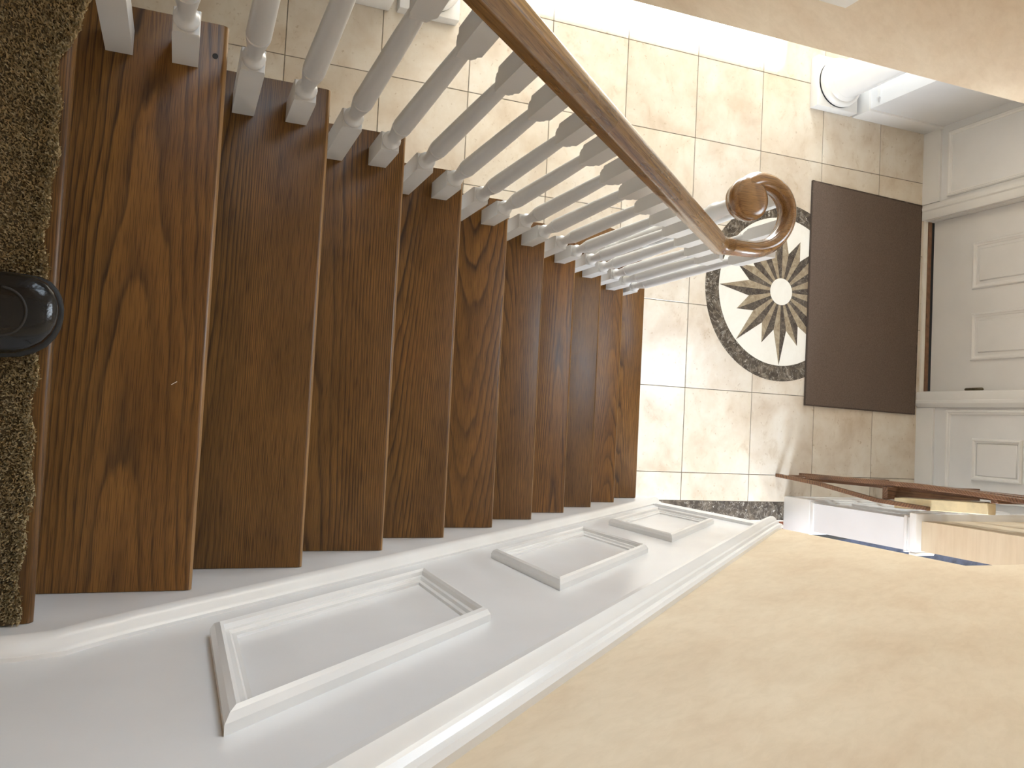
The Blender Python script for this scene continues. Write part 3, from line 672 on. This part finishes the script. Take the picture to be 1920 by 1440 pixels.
# ------------------------------------------------------------------ easel with framed picture against the right wall
es = empty('easel', (0.98, 3.6, ZF), 'tall narrow brown wooden easel standing beside the right wall near the door', 'easel')
def bar(mb_, pts, hx, hy):
    rings = []
    for x, y, z in pts: rings.append([(x - hx, y - hy, z), (x + hx, y - hy, z), (x + hx, y + hy, z), (x - hx, y + hy, z)])
    mb_.loft(rings)
def epart(name, pts, hx, hy, lab=None):
    m_ = MB(); bar(m_, pts, hx, hy); o = m_.build(name, 'dark_wood', es, loc=pts[0]); bevel(o, 0.002, 1)
    if lab: o['label'] = lab
    return o
epart('leg', [(0.968, 3.462, ZF), (0.976, 3.485, -2.42), (0.992, 3.50, -2.2), (1.018, 3.50, -1.98), (1.04, 3.51, -1.80), (1.05, 3.53, -1.5)], 0.010, 0.014, 'curved leg leaning back to the wall')
epart('leg', [(0.974, 3.558, ZF), (0.962, 3.54, -2.3), (0.948, 3.51, -1.9), (0.944, 3.50, -1.5), (0.962, 3.50, -1.0), (0.972, 3.50, -0.7)], 0.010, 0.014)
epart('leg', [(0.990, 4.18, ZF), (0.985, 4.16, -2.0), (0.985, 4.12, -1.3), (0.990, 4.10, -0.75)], 0.011, 0.014)
epart('post', [(0.958, 3.56, -2.42), (0.953, 3.56, -1.9), (0.953, 3.56, -1.3), (0.962, 3.56, -0.75)], 0.012, 0.016)
epart('post', [(0.978, 3.60, -2.30), (0.972, 3.60, -1.9), (0.970, 3.60, -1.3), (0.972, 3.60, -0.8)], 0.010, 0.016)
epart('post', [(0.985, 3.66, -2.40), (0.977, 3.66, -1.9), (0.975, 3.66, -1.3), (0.975, 3.66, -0.75)], 0.008, 0.014)
epart('post', [(0.985, 3.85, -2.38), (0.976, 3.85, -1.9), (0.974, 3.85, -1.3), (0.974, 3.85, -0.75)], 0.009, 0.014)
for zz in (-2.36, -1.748, -1.14, -0.80):
    m_ = MB().box(0.966, (1.03 if zz == -1.748 else 0.988), 3.51, 4.15, zz - 0.018, zz + 0.018); o = m_.build('crossbar', 'dark_wood', es, loc=(0.985, 3.8, zz)); bevel(o, 0.003, 1)
pic = empty('gilt_panel', (1.04, 3.58, -1.72), 'narrow cream gilt panel propped upright on the wooden easel', 'panel')
def lean(b):  # shear towards the hall with height
    return [(x - (z + 1.72) * 0.05, y, z) for x, y, z in b]
pb = MB().box(1.018, 1.070, 3.548, 3.60, -1.725, -1.20)
bevel(link('panel_body', lean(pb.v), pb.f, 'gold_edge', pic), 0.003, 1)
pb = MB().box(1.014, 1.018, 3.556, 3.592, -1.70, -1.225)
link('panel_inset', lean(pb.v), pb.f, 'canvas_face', pic)

# rug in the side room
rug = empty('rug', (2.0, 4.3, ZF), 'dark navy rug on the red wood floor past the side opening', 'rug')
b_ = MB().box(1.30, 3.2, 3.66, 5.92, ZF, ZF + 0.010).build('rug_field', 'navy', rug)
b_ = MB().box(1.30, 1.34, 3.66, 5.92, ZF + 0.010, ZF + 0.012).box(1.34, 3.2, 3.66, 3.70, ZF + 0.010, ZF + 0.012).build('rug_border', 'sole', rug)

# ------------------------------------------------------------------ shoe at the landing edge
sh = empty('shoe', (0.62, -0.05, 0.016), 'glossy black shoe whose round toe reaches over the landing edge', 'shoe')
sx = 0.619
secs = [(0.000, 0.004, 0.022, 0.024), (0.003, 0.020, 0.012, 0.034), (0.009, 0.034, 0.008, 0.042), (0.020, 0.047, 0.006, 0.050), (0.035, 0.055, 0.005, 0.055), (0.055, 0.060, 0.005, 0.058), (0.080, 0.062, 0.005, 0.062),
        (0.110, 0.060, 0.005, 0.068), (0.140, 0.055, 0.005, 0.078), (0.170, 0.049, 0.006, 0.088), (0.205, 0.043, 0.006, 0.095), (0.240, 0.040, 0.006, 0.098), (0.268, 0.034, 0.006, 0.098), (0.280, 0.022, 0.008, 0.095)]
def shoe_ring(d, hw, zb, zt, grow=0.0, flat=None):
    ring = []
    cxx = sx - 0.008 * max(0.0, 1 - d / 0.06)
    for k in range(24):
        a = 2 * PI * k / 24; c, s = math.cos(a), math.sin(a)
        xx = (hw + grow) * math.copysign(abs(c) ** 0.8, c); zz = (zt - zb) / 2 * math.copysign(abs(s) ** (0.75 if s > 0 else 0.45), s) + (zt + zb) / 2
        ring.append((cxx + xx, 0.012 + grow - d, 0.016 + zz))
    return ring
up = MB().loft([shoe_ring(*s_) for s_ in secs]).build('upper', 'shoe', sh, smooth=True)
sl = MB().loft([[(x, y, min(z, 0.016 + 0.014) if z > 0.02 else 0.016) for x, y, z in shoe_ring(d, hw, 0.0, 0.014, 0.004)] for d, hw, zb, zt in secs]).build('sole', 'sole', sh, smooth=True)
# raised seam on the toe
rings = []
for k in range(27):
    t = -PI * 0.5 + PI * k / 26 if False else PI * k / 26
    px = sx + 0.036 * math.cos(t); py = -0.062 + 0.034 * math.sin(t)
    d = 0.012 - py
    # height of the upper at this point
    import bisect
    i0 = max(0, min(len(secs) - 2, bisect.bisect([s_[0] for s_ in secs], d) - 1)); tt = (d - secs[i0][0]) / (secs[i0 + 1][0] - secs[i0][0])
    hw = secs[i0][1] + (secs[i0 + 1][1] - secs[i0][1]) * tt; zt_ = secs[i0][3] + (secs[i0 + 1][3] - secs[i0][3]) * tt; zb_ = secs[i0][2]
    cc = min(0.99, abs(px - sx) / hw) ** (1 / 0.8); ss = math.sqrt(max(0, 1 - cc * cc)) ** 0.75
    pz = 0.016 + (zt_ - zb_) / 2 * ss + (zt_ + zb_) / 2
    rad = Vector((math.cos(t), math.sin(t), 0))
    rings.append([(px + rad.x * 0.0022 * math.cos(q), py + rad.y * 0.0022 * math.cos(q), pz + 0.0022 * math.sin(q)) for q in [2 * PI * m_ / 8 for m_ in range(8)]])
MB().loft(rings).build('toe_seam', 'sole', sh, smooth=True)
# small bow knot above the vamp
for sg in (-1, 1):
    m_ = MB(); rings = []
    for k in range(13):
        t = 2 * PI * k / 12; px = sx + sg * (0.004 + 0.011 * (1 - math.cos(t))) ; py = -0.078 + 0.008 * math.sin(t)
        rings.append([(px + 0.003 * math.cos(q), py + 0.0025 * math.cos(q), 0.080 + 0.003 * math.sin(q)) for q in [2 * PI * m2 / 6 for m2 in range(6)]])
    m_.loft(rings).build('bow', 'shoe_trim', sh, smooth=True)

# ------------------------------------------------------------------ landing ceiling lamp (above and behind the camera)
lamp = empty('ceiling_lamp', (0.72, -0.62, CEIL_UP), 'iron ceiling lamp with five warm bulbs over the carpeted landing', 'lamp')
MB().lathe(0.72, -0.62, [(0.06, CEIL_UP), (0.07, CEIL_UP - 0.02), (0.012, CEIL_UP - 0.03), (0.012, CEIL_UP - 0.20), (0.03, CEIL_UP - 0.22), (0.01, CEIL_UP - 0.25)], 20).build('stem', 'iron', lamp, smooth=True)
for k in range(5):
    a = 2 * PI * k / 5; bx, by = 0.72 + 0.17 * math.cos(a), -0.62 + 0.17 * math.sin(a)
    m_ = MB(); rings = []
    for tt in (0, 0.33, 0.66, 1): 
        cxp, cyp, czp = 0.72 + 0.17 * tt * math.cos(a), -0.62 + 0.17 * tt * math.sin(a), CEIL_UP - 0.22 - 0.03 * math.sin(tt * PI)
        rings.append([(cxp + 0.005 * math.sin(a) * math.cos(q), cyp - 0.005 * math.cos(a) * math.cos(q), czp + 0.005 * math.sin(q)) for q in [2 * PI * m2 / 8 for m2 in range(8)]])
    m_.loft(rings).build('arm', 'iron', lamp, smooth=True)
    MB().lathe(bx, by, [(0.004, CEIL_UP - 0.275)] + [(0.021 * math.cos(q), CEIL_UP - 0.250 + 0.024 * math.sin(q)) for q in [-PI / 2.4 + PI / 2.4 * 2 * m2 / 8 for m2 in range(9)]], 14).build('bulb', 'bulb', lamp, smooth=True)
    lp = bpy.data.lights.new('bulb_light', 'POINT'); lp.energy = 6.0; lp.color = (1, 0.74, 0.46); lp.shadow_soft_size = 0.025
    lo = bpy.data.objects.new('bulb_light', lp); COL.objects.link(lo); lo.location = (bx, by, CEIL_UP - 0.25)
